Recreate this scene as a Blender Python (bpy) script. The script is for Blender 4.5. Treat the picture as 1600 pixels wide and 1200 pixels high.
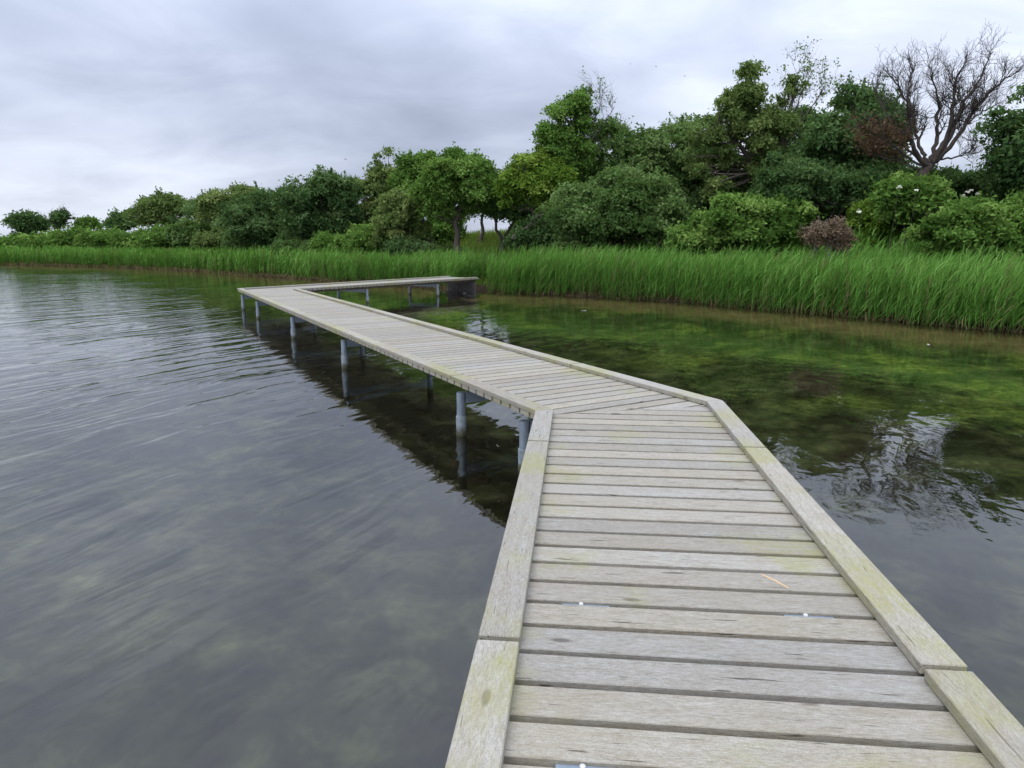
import bpy, bmesh, math, random
import numpy as np

for o in list(bpy.data.objects):
    bpy.data.objects.remove(o)
SC = bpy.context.scene
COL = SC.collection
R = math.radians

# ------------------------------------------------------------------ camera
DECK = 0.63                      # deck top above the water (water at z = 0)
CAMZ = DECK + 1.5
FPX, HORIZ = 1045.0, 380.0       # focal length and horizon row of the 1600 x 1200 photograph
PITCH = math.atan((600 - HORIZ) / FPX)
cam = bpy.data.objects.new('camera', bpy.data.cameras.new('camera'))
COL.objects.link(cam)
cam.location = (0, 0, CAMZ)
cam.rotation_euler = (math.pi / 2 - PITCH, 0, 0)
cam.data.sensor_width = 36
cam.data.lens = 36 * FPX / 1600
cam.data.clip_start = 0.05
cam.data.clip_end = 20000
SC.camera = cam

# ------------------------------------------------------------------ sky, sun, exposure
SUN_EL, SUN_AZ = R(52), R(-140)          # azimuth clockwise from +Y: behind the camera, left
SC.view_settings.view_transform = 'Standard'
SC.view_settings.look = 'None'
SC.view_settings.exposure = 0.25
SC.view_settings.gamma = 1.0
SC.view_settings.use_curve_mapping = False
for k_, v_ in (('max_bounces', 6), ('diffuse_bounces', 3), ('glossy_bounces', 3), ('transmission_bounces', 3), ('transparent_max_bounces', 8)):
    setattr(SC.cycles, k_, v_)
wd = bpy.data.worlds.new('World')
SC.world = wd
wd.use_nodes = True
wd.cycles.sampling_method = 'MANUAL'
wd.cycles.sample_map_resolution = 512


class NT:
    """tiny node-tree helper"""
    def __init__(self, tree):
        self.t = tree
        tree.nodes.clear()

    def n(self, kind, ins=None, **kw):
        nd = self.t.nodes.new(kind)
        for k, v in kw.items():
            setattr(nd, k, v)
        for k, v in (ins or {}).items():
            s = nd.inputs[k]
            if isinstance(v, bpy.types.NodeSocket):
                self.t.links.new(v, s)
            else:
                s.default_value = v
        return nd

    def math(self, op, a, b=0.0, c=0.0, clamp=False):
        return self.n('ShaderNodeMath', {0: a, 1: b, 2: c}, operation=op, use_clamp=clamp).outputs[0]

    def vmath(self, op, a, b=(0, 0, 0)):
        return self.n('ShaderNodeVectorMath', {0: a, 1: b}, operation=op).outputs[0]

    def mix(self, f, a, b, blend='MIX'):
        nd = self.n('ShaderNodeMix', data_type='RGBA', blend_type=blend)
        for s, v in ((nd.inputs[0], f), (nd.inputs[6], a), (nd.inputs[7], b)):
            if isinstance(v, bpy.types.NodeSocket):
                self.t.links.new(v, s)
            else:
                s.default_value = v if not isinstance(v, tuple) or len(v) == 4 else v + (1,)
        return nd.outputs[2]

    def noise(self, vec, scale, detail=4, rough=0.55, dist=0.0):
        return self.n('ShaderNodeTexNoise', {'Vector': vec, 'Scale': scale, 'Detail': detail,
                                             'Roughness': rough, 'Distortion': dist}).outputs[0]

    def ramp(self, f, stops, interp='LINEAR'):
        nd = self.n('ShaderNodeValToRGB', {0: f})
        nd.color_ramp.interpolation = interp
        el = nd.color_ramp.elements
        while len(el) < len(stops):
            el.new(0.5)
        for e, (p, c) in zip(el, stops):
            e.position = p
            e.color = c if len(c) == 4 else tuple(c) + (1,)
        return nd.outputs[0]

    def maprange(self, v, a, b, c=0.0, d=1.0, smooth=False):
        return self.n('ShaderNodeMapRange', {0: v, 1: a, 2: b, 3: c, 4: d},
                      interpolation_type='SMOOTHSTEP' if smooth else 'LINEAR').outputs[0]


w = NT(wd.node_tree)
sky = w.n('ShaderNodeTexSky', sky_type='NISHITA', sun_disc=False, sun_elevation=SUN_EL,
          sun_rotation=SUN_AZ, air_density=1.2, dust_density=2.0)
tc = w.n('ShaderNodeTexCoord').outputs['Generated']
sx = w.n('ShaderNodeSeparateXYZ', {0: tc})
zz = w.math('ABSOLUTE', sx.outputs[2])
den = w.math('ADD', zz, 0.24)
cl = w.n('ShaderNodeCombineXYZ', {0: w.math('DIVIDE', sx.outputs[0], den), 1: w.math('DIVIDE', sx.outputs[1], den), 2: 0.0}).outputs[0]
cl = w.vmath('ADD', cl, (121.1, 3.3, 0.0))
cA = w.noise(w.vmath('MULTIPLY', cl, (0.75, 1.0, 1)), 0.5, 4, 0.5, 0.3)
cB = w.noise(w.vmath('MULTIPLY', cl, (1.0, 1.3, 1)), 2.1, 4, 0.58, 0.5)
cf = w.math('ADD', w.math('MULTIPLY', cA, 0.81), w.math('MULTIPLY', cB, 0.19))
cloud = w.ramp(cf, [(0.33, (0.27, 0.29, 0.35)), (0.44, (0.40, 0.42, 0.49)), (0.53, (0.555, 0.57, 0.635)), (0.63, (0.76, 0.77, 0.81))])
lum = w.math('ADD', 0.95, w.math('MULTIPLY', w.math('POWER', zz, 1.4), 3.0))     # an overcast sky brightens towards the zenith
cloud = w.vmath('MULTIPLY', cloud, w.n('ShaderNodeCombineXYZ', {0: w.math('MULTIPLY', lum, 0.94), 1: w.math('MULTIPLY', lum, 1.0), 2: w.math('MULTIPLY', lum, 1.10)}).outputs[0])
cloud = w.vmath('SCALE', cloud)
cloud.node.inputs[3].default_value = 10.0
skyc = w.mix(0.93, sky.outputs[0], cloud)
w.n('ShaderNodeOutputWorld', {0: w.n('ShaderNodeBackground', {0: skyc, 1: 0.1}).outputs[0]})

sun = bpy.data.objects.new('sun', bpy.data.lights.new('sun', 'SUN'))
COL.objects.link(sun)
sun.data.energy = 0.7
sun.data.angle = R(25)
sun.data.color = (1.0, 0.96, 0.9)
sun.rotation_euler = (math.pi / 2 - SUN_EL, 0, math.pi - SUN_AZ)

# ------------------------------------------------------------------ small helpers
def ray(px, py):
    c = np.array([(px - 800) / FPX, 1.0, -(py - 600) / FPX])
    cp, sp = math.cos(PITCH), math.sin(PITCH)
    return np.array([c[0], c[1] * cp + c[2] * sp, -c[1] * sp + c[2] * cp])


def at(px, py, Y):
    """point seen at pixel (px, py) whose distance ahead is Y metres"""
    d = ray(px, py)
    return np.array([0, 0, CAMZ]) + d * (Y / d[1])


def tag(o, label=None, cat=None, group=None, kind=None):
    for k, v in (('label', label), ('category', cat), ('group', group), ('kind', kind)):
        if v:
            o[k] = v
    return o


def empty(name, loc):
    o = bpy.data.objects.new(name, None)
    COL.objects.link(o)
    o.location = loc
    o.empty_display_size = 0.2
    return o


def link(name, mesh, mat=None, parent=None, loc=None, rz=0.0):
    o = bpy.data.objects.new(name, mesh)
    COL.objects.link(o)
    if mat and not mesh.materials:
        mesh.materials.append(mat)
    o.parent = parent
    if loc is not None:
        o.location = loc
    o.rotation_euler[2] = rz
    return o


class Geo:
    """collects polygons with numpy; quads / tris plus a per-vertex tint"""
    def __init__(self):
        self.v, self.q, self.t, self.c, self.nv = [], [], [], [], 0

    def add(self, v, quads=None, tris=None, tint=0.5):
        v = np.asarray(v, dtype=np.float32).reshape(-1, 3)
        if quads is not None and len(quads):
            self.q.append(np.asarray(quads, dtype=np.int64) + self.nv)
        if tris is not None and len(tris):
            self.t.append(np.asarray(tris, dtype=np.int64) + self.nv)
        self.v.append(v)
        self.c.append(np.broadcast_to(np.asarray(tint, dtype=np.float32), (len(v),)))
        self.nv += len(v)

    def tube(self, pts, rad, sides=6, tint=0.5):
        pts = np.asarray(pts, dtype=float)
        n = len(pts)
        rad = np.broadcast_to(np.asarray(rad, dtype=float), (n,))
        tan = np.gradient(pts, axis=0)
        tan /= np.linalg.norm(tan, axis=1)[:, None] + 1e-9
        ref = np.array([1.0, 0, 0]) if abs(tan[0][0]) < 0.8 else np.array([0, 1.0, 0])
        a = np.cross(tan, ref)
        a /= np.linalg.norm(a, axis=1)[:, None] + 1e-9
        b = np.cross(tan, a)
        th = np.arange(sides) * 2 * math.pi / sides
        V = pts[:, None, :] + rad[:, None, None] * (np.cos(th)[None, :, None] * a[:, None, :] + np.sin(th)[None, :, None] * b[:, None, :])
        i = np.arange(n - 1)[:, None] * sides
        j = np.arange(sides)[None, :]
        k = (j + 1) % sides
        Q = np.stack([i + j, i + k, i + sides + k, i + sides + j], -1).reshape(-1, 4)
        self.add(V.reshape(-1, 3), quads=Q, tint=tint)

    def mesh(self, name, smooth=False):
        me = bpy.data.meshes.new(name)
        V = np.concatenate(self.v)
        Q = np.concatenate(self.q) if self.q else np.zeros((0, 4), int)
        T = np.concatenate(self.t) if self.t else np.zeros((0, 3), int)
        me.vertices.add(len(V))
        me.vertices.foreach_set('co', V.ravel())
        loops = np.concatenate([Q.ravel(), T.ravel()]).astype(np.int32)
        me.loops.add(len(loops))
        me.loops.foreach_set('vertex_index', loops)
        me.polygons.add(len(Q) + len(T))
        st = np.concatenate([np.arange(len(Q)) * 4, len(Q) * 4 + np.arange(len(T)) * 3]).astype(np.int32)
        me.polygons.foreach_set('loop_start', st)
        if smooth:
            me.polygons.foreach_set('use_smooth', np.ones(len(Q) + len(T), dtype=bool))
        at_ = me.attributes.new('tint', 'FLOAT', 'POINT')
        at_.data.foreach_set('value', np.concatenate(self.c).astype(np.float32))
        me.update(calc_edges=True)
        return me


def material(name):
    m = bpy.data.materials.new(name)
    m.use_nodes = True
    return m, NT(m.node_tree)


def out(t, shader):
    t.n('ShaderNodeOutputMaterial', {0: shader})


# ------------------------------------------------------------------ materials
def wood_mat(name, algae, dark=1.0):
    m, t = material(name)
    rnd = t.n('ShaderNodeObjectInfo').outputs['Random']
    off = t.n('ShaderNodeCombineXYZ', {0: t.math('MULTIPLY', rnd, 91.0), 1: t.math('MULTIPLY', rnd, 37.0), 2: t.math('MULTIPLY', rnd, 53.0)}).outputs[0]
    p = t.vmath('ADD', t.n('ShaderNodeTexCoord').outputs['Object'], off)
    pos = t.n('ShaderNodeNewGeometry').outputs['Position']
    fine = t.noise(t.vmath('MULTIPLY', p, (34, 170, 170)), 1.0, 5, 0.65)
    mid = t.noise(t.vmath('MULTIPLY', p, (7.0, 42, 42)), 1.0, 6, 0.6, 0.4)
    broad = t.noise(t.vmath('MULTIPLY', p, (1.1, 5.0, 5.0)), 1.0, 4, 0.55, 0.6)
    blot = t.noise(pos, 2.3, 5, 0.6)
    c = t.ramp(mid, [(0.28, (0.205, 0.175, 0.13)), (0.45, (0.27, 0.245, 0.195)), (0.58, (0.315, 0.295, 0.25)), (0.76, (0.39, 0.375, 0.335))])
    c = t.mix(t.math('MULTIPLY', t.maprange(broad, 0.42, 0.72), 0.6), c, (0.25, 0.205, 0.145), 'MIX')
    c = t.mix(0.45, c, t.ramp(fine, [(0.30, (0.13, 0.112, 0.085)), (0.47, (0.28, 0.257, 0.208)), (0.68, (0.44, 0.425, 0.38))]))
    grit = t.noise(p, 240.0, 3, 0.7)
    c = t.mix(t.maprange(grit, 0.34, 0.5, 0.55, 0.0), c, (0.10, 0.088, 0.066))
    knot = t.n('ShaderNodeTexVoronoi', {'Vector': t.vmath('MULTIPLY', p, (1.6, 4.5, 1.0)), 'Scale': 1.0, 'Randomness': 1.0}).outputs['Distance']
    c = t.mix(t.maprange(knot, 0.085, 0.05, 0.0, 0.7), c, (0.075, 0.055, 0.038))
    # drying checks along the grain
    chk = t.noise(t.vmath('MULTIPLY', p, (5, 75, 75)), 1.0, 2, 0.5)
    c = t.mix(t.maprange(chk, 0.68, 0.73), c, (0.07, 0.06, 0.045))
    c = t.mix(t.math('MULTIPLY', t.maprange(blot, 0.45, 0.7), 0.35), c, (0.27, 0.235, 0.175))
    # each board a little lighter, darker or browner than its neighbour
    val = t.math('ADD', 0.86 * dark, t.math('MULTIPLY', rnd, 0.22 * dark))
    hsv = t.n('ShaderNodeHueSaturation', {'Hue': 0.5, 'Saturation': t.math('ADD', 0.74, t.math('MULTIPLY', t.math('FRACT', t.math('MULTIPLY', rnd, 17.3)), 0.4)), 'Value': val, 'Fac': 1.0, 'Color': c}).outputs[0]
    # algae in patches
    ga = t.noise(t.vmath('ADD', pos, (11.0, 4.0, 0)), 1.9, 3, 0.6)
    gb = t.noise(t.vmath('MULTIPLY', p, (9, 40, 40)), 1.0, 4, 0.7)
    ends = t.maprange(t.math('ABSOLUTE', t.n('ShaderNodeSeparateXYZ', {0: t.n('ShaderNodeTexCoord').outputs['Object']}).outputs[0]), 0.35, 0.72, 0.0, 0.13)
    ga = t.math('ADD', ga, ends)
    g = t.math('MULTIPLY', t.maprange(ga, 0.62 - 0.22 * algae, 0.80 - 0.16 * algae, smooth=True), t.maprange(gb, 0.30, 0.62))
    hsv = t.mix(t.math('MULTIPLY', g, 0.42 + 0.22 * algae), hsv, (0.235, 0.235, 0.045))
    bh = t.math('ADD', t.math('MULTIPLY', fine, 0.6), t.math('ADD', t.math('MULTIPLY', mid, 0.8), t.math('MULTIPLY', t.maprange(chk, 0.66, 0.73), -0.9)))
    bmp = t.n('ShaderNodeBump', {'Strength': 0.55, 'Distance': 0.004, 'Height': bh}).outputs[0]
    b = t.n('ShaderNodeBsdfPrincipled', {'Base Color': hsv, 'Roughness': 0.82, 'Specular IOR Level': 0.25, 'Normal': bmp})
    out(t, b.outputs[0])
    return m


def plain_mat(name, col, rough=0.6, metal=0.0, var=0.25, scale=6.0, bump=0.2):
    m, t = material(name)
    pos = t.n('ShaderNodeNewGeometry').outputs['Position']
    n = t.noise(pos, scale, 6, 0.65)
    n2 = t.noise(pos, scale * 7, 3, 0.6)
    f = t.math('ADD', t.math('MULTIPLY', n, 0.7), t.math('MULTIPLY', n2, 0.3))
    lo = tuple(x * (1 - var) for x in col)
    hi = tuple(min(1, x * (1 + var)) for x in col)
    c = t.ramp(f, [(0.32, lo), (0.68, hi)])
    bmp = t.n('ShaderNodeBump', {'Strength': bump, 'Distance': 0.01, 'Height': f}).outputs[0]
    out(t, t.n('ShaderNodeBsdfPrincipled', {'Base Color': c, 'Roughness': rough, 'Metallic': metal, 'Normal': bmp}).outputs[0])
    return m


def leaf_mat(name, stops, trans=0.38, rough=0.55):
    m, t = material(name)
    a = t.n('ShaderNodeAttribute', attribute_name='tint').outputs['Fac']
    c = t.ramp(a, stops)
    b = t.n('ShaderNodeBsdfDiffuse', {'Color': c})
    tr = t.n('ShaderNodeBsdfTranslucent', {0: t.mix(0.35, c, (0.16, 0.22, 0.02))})
    out(t, t.n('ShaderNodeMixShader', {0: trans, 1: b.outputs[0], 2: tr.outputs[0]}).outputs[0])
    return m


WOOD = wood_mat('weathered_plank', 0.25)
KERB = wood_mat('weathered_kerb', 0.62, 1.04)
JOIST = plain_mat('joist_timber', (0.13, 0.10, 0.07), 0.85)
STEEL = plain_mat('galvanised_steel', (0.20, 0.24, 0.28), 0.5, 0.35, 0.22, 9.0, 0.05)
SLEEVE, t = material('stained_steel')
pos = t.n('ShaderNodeNewGeometry').outputs['Position']
sz = t.n('ShaderNodeSeparateXYZ', {0: pos}).outputs[2]
nz = t.noise(pos, 16.0, 5, 0.65)
c = t.mix(t.maprange(nz, 0.35, 0.65), (0.12, 0.145, 0.165), (0.22, 0.25, 0.27))
c = t.mix(t.maprange(t.math('ADD', sz, t.math('MULTIPLY', nz, 0.16)), 0.21, 0.10, smooth=True), c, (0.045, 0.045, 0.022))
out(t, t.n('ShaderNodeBsdfPrincipled', {'Base Color': c, 'Roughness': 0.55}).outputs[0])
BOLT = plain_mat('bright_bolt', (0.50, 0.50, 0.49), 0.4, 0.2, 0.05)
SCAR = plain_mat('fresh_wood', (0.50, 0.33, 0.18), 0.8, 0.0, 0.15, 60.0)
STONE = plain_mat('dark_stone', (0.06, 0.055, 0.05), 0.9, 0, 0.5, 5.0, 0.6)
BARK = plain_mat('bark', (0.075, 0.06, 0.048), 0.9, 0, 0.45, 9.0, 0.8)
PALEBARK = plain_mat('pale_bark', (0.22, 0.20, 0.17), 0.9, 0, 0.35, 9.0, 0.6)
DEADBARK = plain_mat('dead_bark', (0.046, 0.035, 0.027), 0.9, 0, 0.4, 7.0, 0.6)
FEATHER = plain_mat('dark_feather', (0.03, 0.03, 0.035), 0.7)
PALEBIT = plain_mat('pale_litter', (0.30, 0.28, 0.22), 0.8, 0, 0.2)

LEAF = {
    'dark': leaf_mat('dark_leaf', [(0.0, (0.032, 0.067, 0.024)), (0.5, (0.067, 0.130, 0.043)), (1.0, (0.150, 0.228, 0.084))]),
    'blue': leaf_mat('blue_green_leaf', [(0.0, (0.044, 0.086, 0.024)), (0.5, (0.092, 0.165, 0.046)), (1.0, (0.205, 0.295, 0.105))]),
    'mid': leaf_mat('mid_leaf', [(0.0, (0.052, 0.110, 0.022)), (0.5, (0.108, 0.210, 0.041)), (1.0, (0.228, 0.348, 0.084))]),
    'olive': leaf_mat('olive_leaf', [(0.0, (0.058, 0.094, 0.029)), (0.5, (0.122, 0.185, 0.053)), (1.0, (0.244, 0.296, 0.100))]),
    'lime': leaf_mat('lime_leaf', [(0.0, (0.057, 0.113, 0.016)), (0.5, (0.124, 0.218, 0.030)), (1.0, (0.247, 0.345, 0.063))]),
    'dry': leaf_mat('dry_leaf', [(0.0, (0.045, 0.024, 0.016)), (0.5, (0.085, 0.044, 0.028)), (1.0, (0.140, 0.085, 0.050))], 0.15, 0.8),
    'brown': leaf_mat('brown_twig', [(0.0, (0.075, 0.052, 0.034)), (0.5, (0.150, 0.105, 0.070)), (1.0, (0.250, 0.185, 0.125))], 0.1, 0.8),
    'white': leaf_mat('cream_flower', [(0.0, (0.550, 0.550, 0.420)), (1.0, (0.750, 0.740, 0.620))], 0.2, 0.7),
    'reed': leaf_mat('reed_leaf', [(0.0, (0.255, 0.198, 0.112)), (0.13, (0.170, 0.142, 0.059)), (0.22, (0.050, 0.118, 0.025)), (0.6, (0.104, 0.250, 0.039)), (1.0, (0.243, 0.442, 0.108))], 0.38, 0.5),
    'grass': leaf_mat('bank_grass_blade', [(0.0, (0.253, 0.127, 0.069)), (0.25, (0.216, 0.216, 0.057)), (0.6, (0.108, 0.216, 0.032)), (1.0, (0.216, 0.341, 0.051))], 0.35, 0.6),
}

# ------------------------------------------------------------------ shoreline and terrain
SHORE = np.array([(-420, 205), (-150, 115), (-80, 80), (-52, 68.9), (-44.8, 66), (-37.6, 62.4), (-30.5, 57.7), (-24.2, 52.4), (-15.6, 43.8), (-12.0, 40.2),
                  (-8.2, 36.9), (-3.9, 33.2), (-2.7, 30.9), (-1.1, 30.0), (1.4, 28.6), (3.6, 27.2), (6.05, 25.2), (8.2, 22.5), (9.7, 20.3), (11.0, 18.2),
                  (11.8, 17.0), (12.6, 16.2), (15.5, 13.0), (20, 8), (32, -6), (60, -60), (120, -420)], float)


def shore_dist(P):
    """signed distance to the shoreline, positive on land"""
    P = np.asarray(P, float)
    best = np.full(len(P), 1e9)
    sgn = np.ones(len(P))
    for a, b in zip(SHORE[:-1], SHORE[1:]):
        ab = b - a
        tt = np.clip(((P - a) @ ab) / (ab @ ab), 0, 1)
        d = np.linalg.norm(P - (a + tt[:, None] * ab), axis=1)
        side = ab[0] * (P[:, 1] - a[1]) - ab[1] * (P[:, 0] - a[0])
        up = d < best - 1e-9
        best = np.where(up, d, best)
        sgn = np.where(up, np.where(side > 0, 1, -1), sgn)
    return best * sgn


def wob(x, y, s, seed=0.0):
    return (np.sin(x * s + seed) * np.cos(y * s * 1.3 + seed * 2.1) + 0.6 * np.sin(x * s * 2.3 + y * s * 1.7 + seed * 3.3)
            + 0.35 * np.sin(x * s * 4.9 - y * s * 4.1 + seed)) / 1.95


def smooth(a, b, x):
    t_ = np.clip((x - a) / (b - a), 0, 1)
    return t_ * t_ * (3 - 2 * t_)


def height(x, y, s=None):
    x = np.atleast_1d(np.asarray(x, float))
    y = np.atleast_1d(np.asarray(y, float))
    if s is None:
        s = shore_dist(np.stack([x, y], 1))
    s2 = s + 0.12 * wob(x, y, 2.2, 1.0)
    crest = 2.75 + 1.15 * smooth(2, 13, x) - 1.0 * smooth(-14, -34, x) + 0.25 * wob(x, y, 0.3, 4.0)
    land = 0.13 * smooth(-0.08, 0.12, s2) + 0.22 * smooth(0.2, 3.2, s) + (crest - 0.35) * smooth(2.6, 12.5, s) - (crest - 1.0) * smooth(17, 34, s)
    land = land + 0.10 * wob(x, y, 0.9, 2.0) * smooth(3, 8, s)
    bed = -0.03 - 0.10 * np.clip(-s, 0, 4) - 0.06 * np.clip(-s - 4, 0, 9) + 0.05 * wob(x, y, 1.1, 7.0) * smooth(0, -2, s)
    return np.where(s2 > -0.08, land - 0.03, bed)


def axis(c, fine, n_f, far, n_c):
    a = np.linspace(-fine, fine, n_f)
    g = fine + (far - fine) * (np.linspace(0, 1, n_c + 1)[1:]) ** 3
    return np.concatenate([c - g[::-1] * 1.0, c + a, c + g])


gx = axis(-14, 40, 215, 3000, 16)
gy = axis(34, 38, 205, 3000, 16)
GX, GY = np.meshgrid(gx, gy)
gs = shore_dist(np.stack([GX.ravel(), GY.ravel()], 1))
gz = height(GX.ravel(), GY.ravel(), gs)
gg = Geo()
nx, ny = len(gx), len(gy)
ii = (np.arange(ny - 1)[:, None] * nx + np.arange(nx - 1)[None, :]).ravel()
gg.add(np.stack([GX.ravel(), GY.ravel(), gz], 1), quads=np.stack([ii, ii + 1, ii + nx + 1, ii + nx], 1), tint=np.clip(gs, -60, 60))
m, t = material('lake_bed_and_bank')
sd = t.n('ShaderNodeAttribute', attribute_name='tint').outputs['Fac']
pos = t.n('ShaderNodeNewGeometry').outputs['Position']
nA = t.noise(t.vmath('ADD', pos, (5, 2, 0)), 0.42, 5, 0.6, 0.4)
nB = t.noise(pos, 1.7, 6, 0.65, 0.3)
nC = t.noise(t.vmath('MULTIPLY', pos, (1.0, 1.25, 1.0)), 6.0, 6, 0.72, 0.6)
mud = t.ramp(nB, [(0.33, (0.014, 0.013, 0.007)), (0.5, (0.038, 0.039, 0.019)), (0.66, (0.095, 0.100, 0.045)), (0.78, (0.21, 0.21, 0.10))])
green = t.ramp(nC, [(0.34, (0.060, 0.085, 0.010)), (0.52, (0.165, 0.215, 0.035)), (0.72, (0.38, 0.42, 0.10))])
gf = t.math('MULTIPLY', t.maprange(t.math('ADD', t.math('MULTIPLY', nA, 0.7), t.math('MULTIPLY', nB, 0.3)), 0.47, 0.61, smooth=True),
            t.math('MULTIPLY', t.maprange(sd, -11, -5.0, smooth=True), t.maprange(sd, -0.7, -2.2, smooth=True)))
gf = t.math('MULTIPLY', gf, t.maprange(nC, 0.34, 0.56, 0.25, 1.0))
bedc = t.mix(gf, mud, green)
sand = t.ramp(nB, [(0.3, (0.12, 0.08, 0.036)), (0.7, (0.28, 0.20, 0.10))])
bedc = t.mix(t.maprange(t.math('ADD', sd, t.math('MULTIPLY', nA, 2.0)), -1.8, -0.3, smooth=True), bedc, t.mix(t.maprange(sd, -0.75, -0.2), sand, (0.035, 0.026, 0.016)))
soil = t.ramp(nC, [(0.35, (0.012, 0.009, 0.006)), (0.65, (0.040, 0.029, 0.019))])
turf = t.ramp(nB, [(0.3, (0.030, 0.055, 0.012)), (0.7, (0.075, 0.11, 0.025))])
landc = t.mix(t.maprange(sd, 1.0, 4.0), soil, turf)
c = t.mix(t.maprange(sd, -0.12, 0.02), bedc, landc)
out(t, t.n('ShaderNodeBsdfDiffuse', {'Color': c}).outputs[0])
tag(link('ground', gg.mesh('ground', True), m), kind='structure')

# ------------------------------------------------------------------ water
m, t = material('lake_water')
pos = t.n('ShaderNodeNewGeometry').outputs['Position']
sp = t.n('ShaderNodeSeparateXYZ', {0: pos})
rot = t.n('ShaderNodeVectorRotate', {'Vector': pos, 'Angle': R(28)}, rotation_type='Z_AXIS').outputs[0]   # crests run along local Y
warp = t.noise(pos, 0.35, 2, 0.5)
rw = t.vmath('ADD', rot, t.n('ShaderNodeCombineXYZ', {0: t.math('MULTIPLY', warp, 1.3), 1: 0.0, 2: 0.0}).outputs[0])
r1 = t.noise(t.vmath('MULTIPLY', rw, (2.7, 0.22, 1)), 1.0, 2, 0.5)
r2 = t.noise(t.vmath('MULTIPLY', rw, (5.5, 1.5, 1)), 1.0, 2, 0.5)
r3 = t.noise(t.vmath('MULTIPLY', pos, (2.1, 1.4, 1)), 1.0, 2, 0.5, 0.2)
r4 = t.noise(t.vmath('MULTIPLY', pos, (7.0, 5.0, 1)), 1.0, 2, 0.5, 0.2)
# open water lies left of the boardwalk; the lagoon between it and the reeds is sheltered
side = t.math('ADD', t.math('MULTIPLY', sp.outputs[0], 0.872), t.math('MULTIPLY', t.math('SUBTRACT', sp.outputs[1], 5.77), 0.489))
shel = t.maprange(side, -3.0, 1.5, 1.0, 0.30, smooth=True)
gust = t.maprange(t.noise(pos, 0.11, 2, 0.5), 0.35, 0.62, 0.45, 1.0)
hgt = t.math('ADD', t.math('MULTIPLY', t.math('ADD', t.math('MULTIPLY', r1, 0.046), t.math('MULTIPLY', r2, 0.012)), t.math('MULTIPLY', shel, gust)),
             t.math('ADD', t.math('MULTIPLY', r3, 0.007), t.math('MULTIPLY', r4, 0.0020)))
bmp = t.n('ShaderNodeBump', {'Strength': 1.0, 'Distance': 1.0, 'Height': hgt}).outputs[0]
fr = t.n('ShaderNodeFresnel', {'IOR': 1.54, 'Normal': bmp}).outputs[0]
gl = t.n('ShaderNodeBsdfAnisotropic', {'Color': (1, 1, 1, 1), 'Roughness': 0.015, 'Normal': bmp})
tp = t.n('ShaderNodeBsdfTransparent', {0: (0.84, 0.86, 0.78, 1)})
out(t, t.n('ShaderNodeMixShader', {0: fr, 1: tp.outputs[0], 2: gl.outputs[0]}).outputs[0])
gw = Geo()
S = 3000
gw.add([(-S, -S, 0), (S, -S, 0), (S, S, 0), (-S, S, 0)], quads=[(0, 1, 2, 3)])
tag(link('water', gw.mesh('water'), m), kind='structure')

# ------------------------------------------------------------------ boardwalk
rng = np.random.default_rng(7)
WID, KW, TH, PITCHB, GAP = 1.74, 0.158, 0.045, 0.1815, 0.031
A1, A2, A3 = R(5.5), R(-29.4), R(36.0)
u_ = lambda a: np.array([math.sin(a), math.cos(a)])
r_ = lambda a: np.array([math.cos(a), -math.sin(a)])
O1 = np.array([0.208, 5.771])                                   # left outer corner of the first bend
def inner(O, a, b):
    mid = (a + b) / 2
    return O + r_(mid) * (WID / math.cos((b - a) / 2))
I1 = inner(O1, A1, A2)
O2 = O1 + u_(A2) * 18.85                                         # second bend
I2 = inner(O2, A2, A3)
C1, C2 = (O1 + I1) / 2, (O2 + I2) / 2
LEN3 = 9.9
bw = empty('boardwalk', (C1[0], C1[1], 0))
tag(bw, 'grey weathered plank boardwalk zigzagging over the water on steel piles', 'boardwalk')
BWL = np.array([C1[0], C1[1], 0])


def clip(poly, p, n):
    """keep the part of a convex polygon where (q - p) . n >= 0"""
    res = []
    for i in range(len(poly)):
        a, b = poly[i], poly[(i + 1) % len(poly)]
        da, db = (a - p) @ n, (b - p) @ n
        if da >= 0:
            res.append(a)
        if (da >= 0) != (db >= 0):
            res.append(a + (b - a) * (da / (da - db)))
    return res


def slab(name, poly, z0, z1, bev):
    bm = bmesh.new()
    f = bm.faces.new([bm.verts.new((p[0], p[1], z1)) for p in poly])
    f.normal_update()
    if f.normal.z < 0:
        f.normal_flip()
    r = bmesh.ops.extrude_face_region(bm, geom=[f])
    bmesh.ops.translate(bm, verts=[v for v in r['geom'] if isinstance(v, bmesh.types.BMVert)], vec=(0, 0, z0 - z1))
    bmesh.ops.recalc_face_normals(bm, faces=bm.faces[:])
    if bev:
        bmesh.ops.bevel(bm, geom=[e for e in bm.edges], offset=bev, segments=1, affect='EDGES')
    me = bpy.data.meshes.new(name)
    bm.to_mesh(me)
    bm.free()
    return me


def mitre(O, I, keep):
    d = I - O
    n = np.array([d[1], -d[0]]) / np.linalg.norm(d)
    if (keep - O) @ n < 0:
        n = -n
    return (O + n * 0.003, n)


# sections: start of centre line, heading, length along the centre line, clipping mitres
SECT = [(C1, A1, -8.2, 0.9, [mitre(O1, I1, C1 - u_(A1))]),
        (C1, A2, -0.9, 19.9, [mitre(O1, I1, C1 + u_(A2)), mitre(O2, I2, C2 - u_(A2))]),
        (C2, A3, -1.2, LEN3, [mitre(O2, I2, C2 + u_(A3))])]
plank_me = None
first_plank_offset = 0.0
near_planks = []


def local_poly(poly, cen, a):
    return [np.array([(q - cen) @ r_(a), (q - cen) @ u_(a)]) for q in poly]


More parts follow.
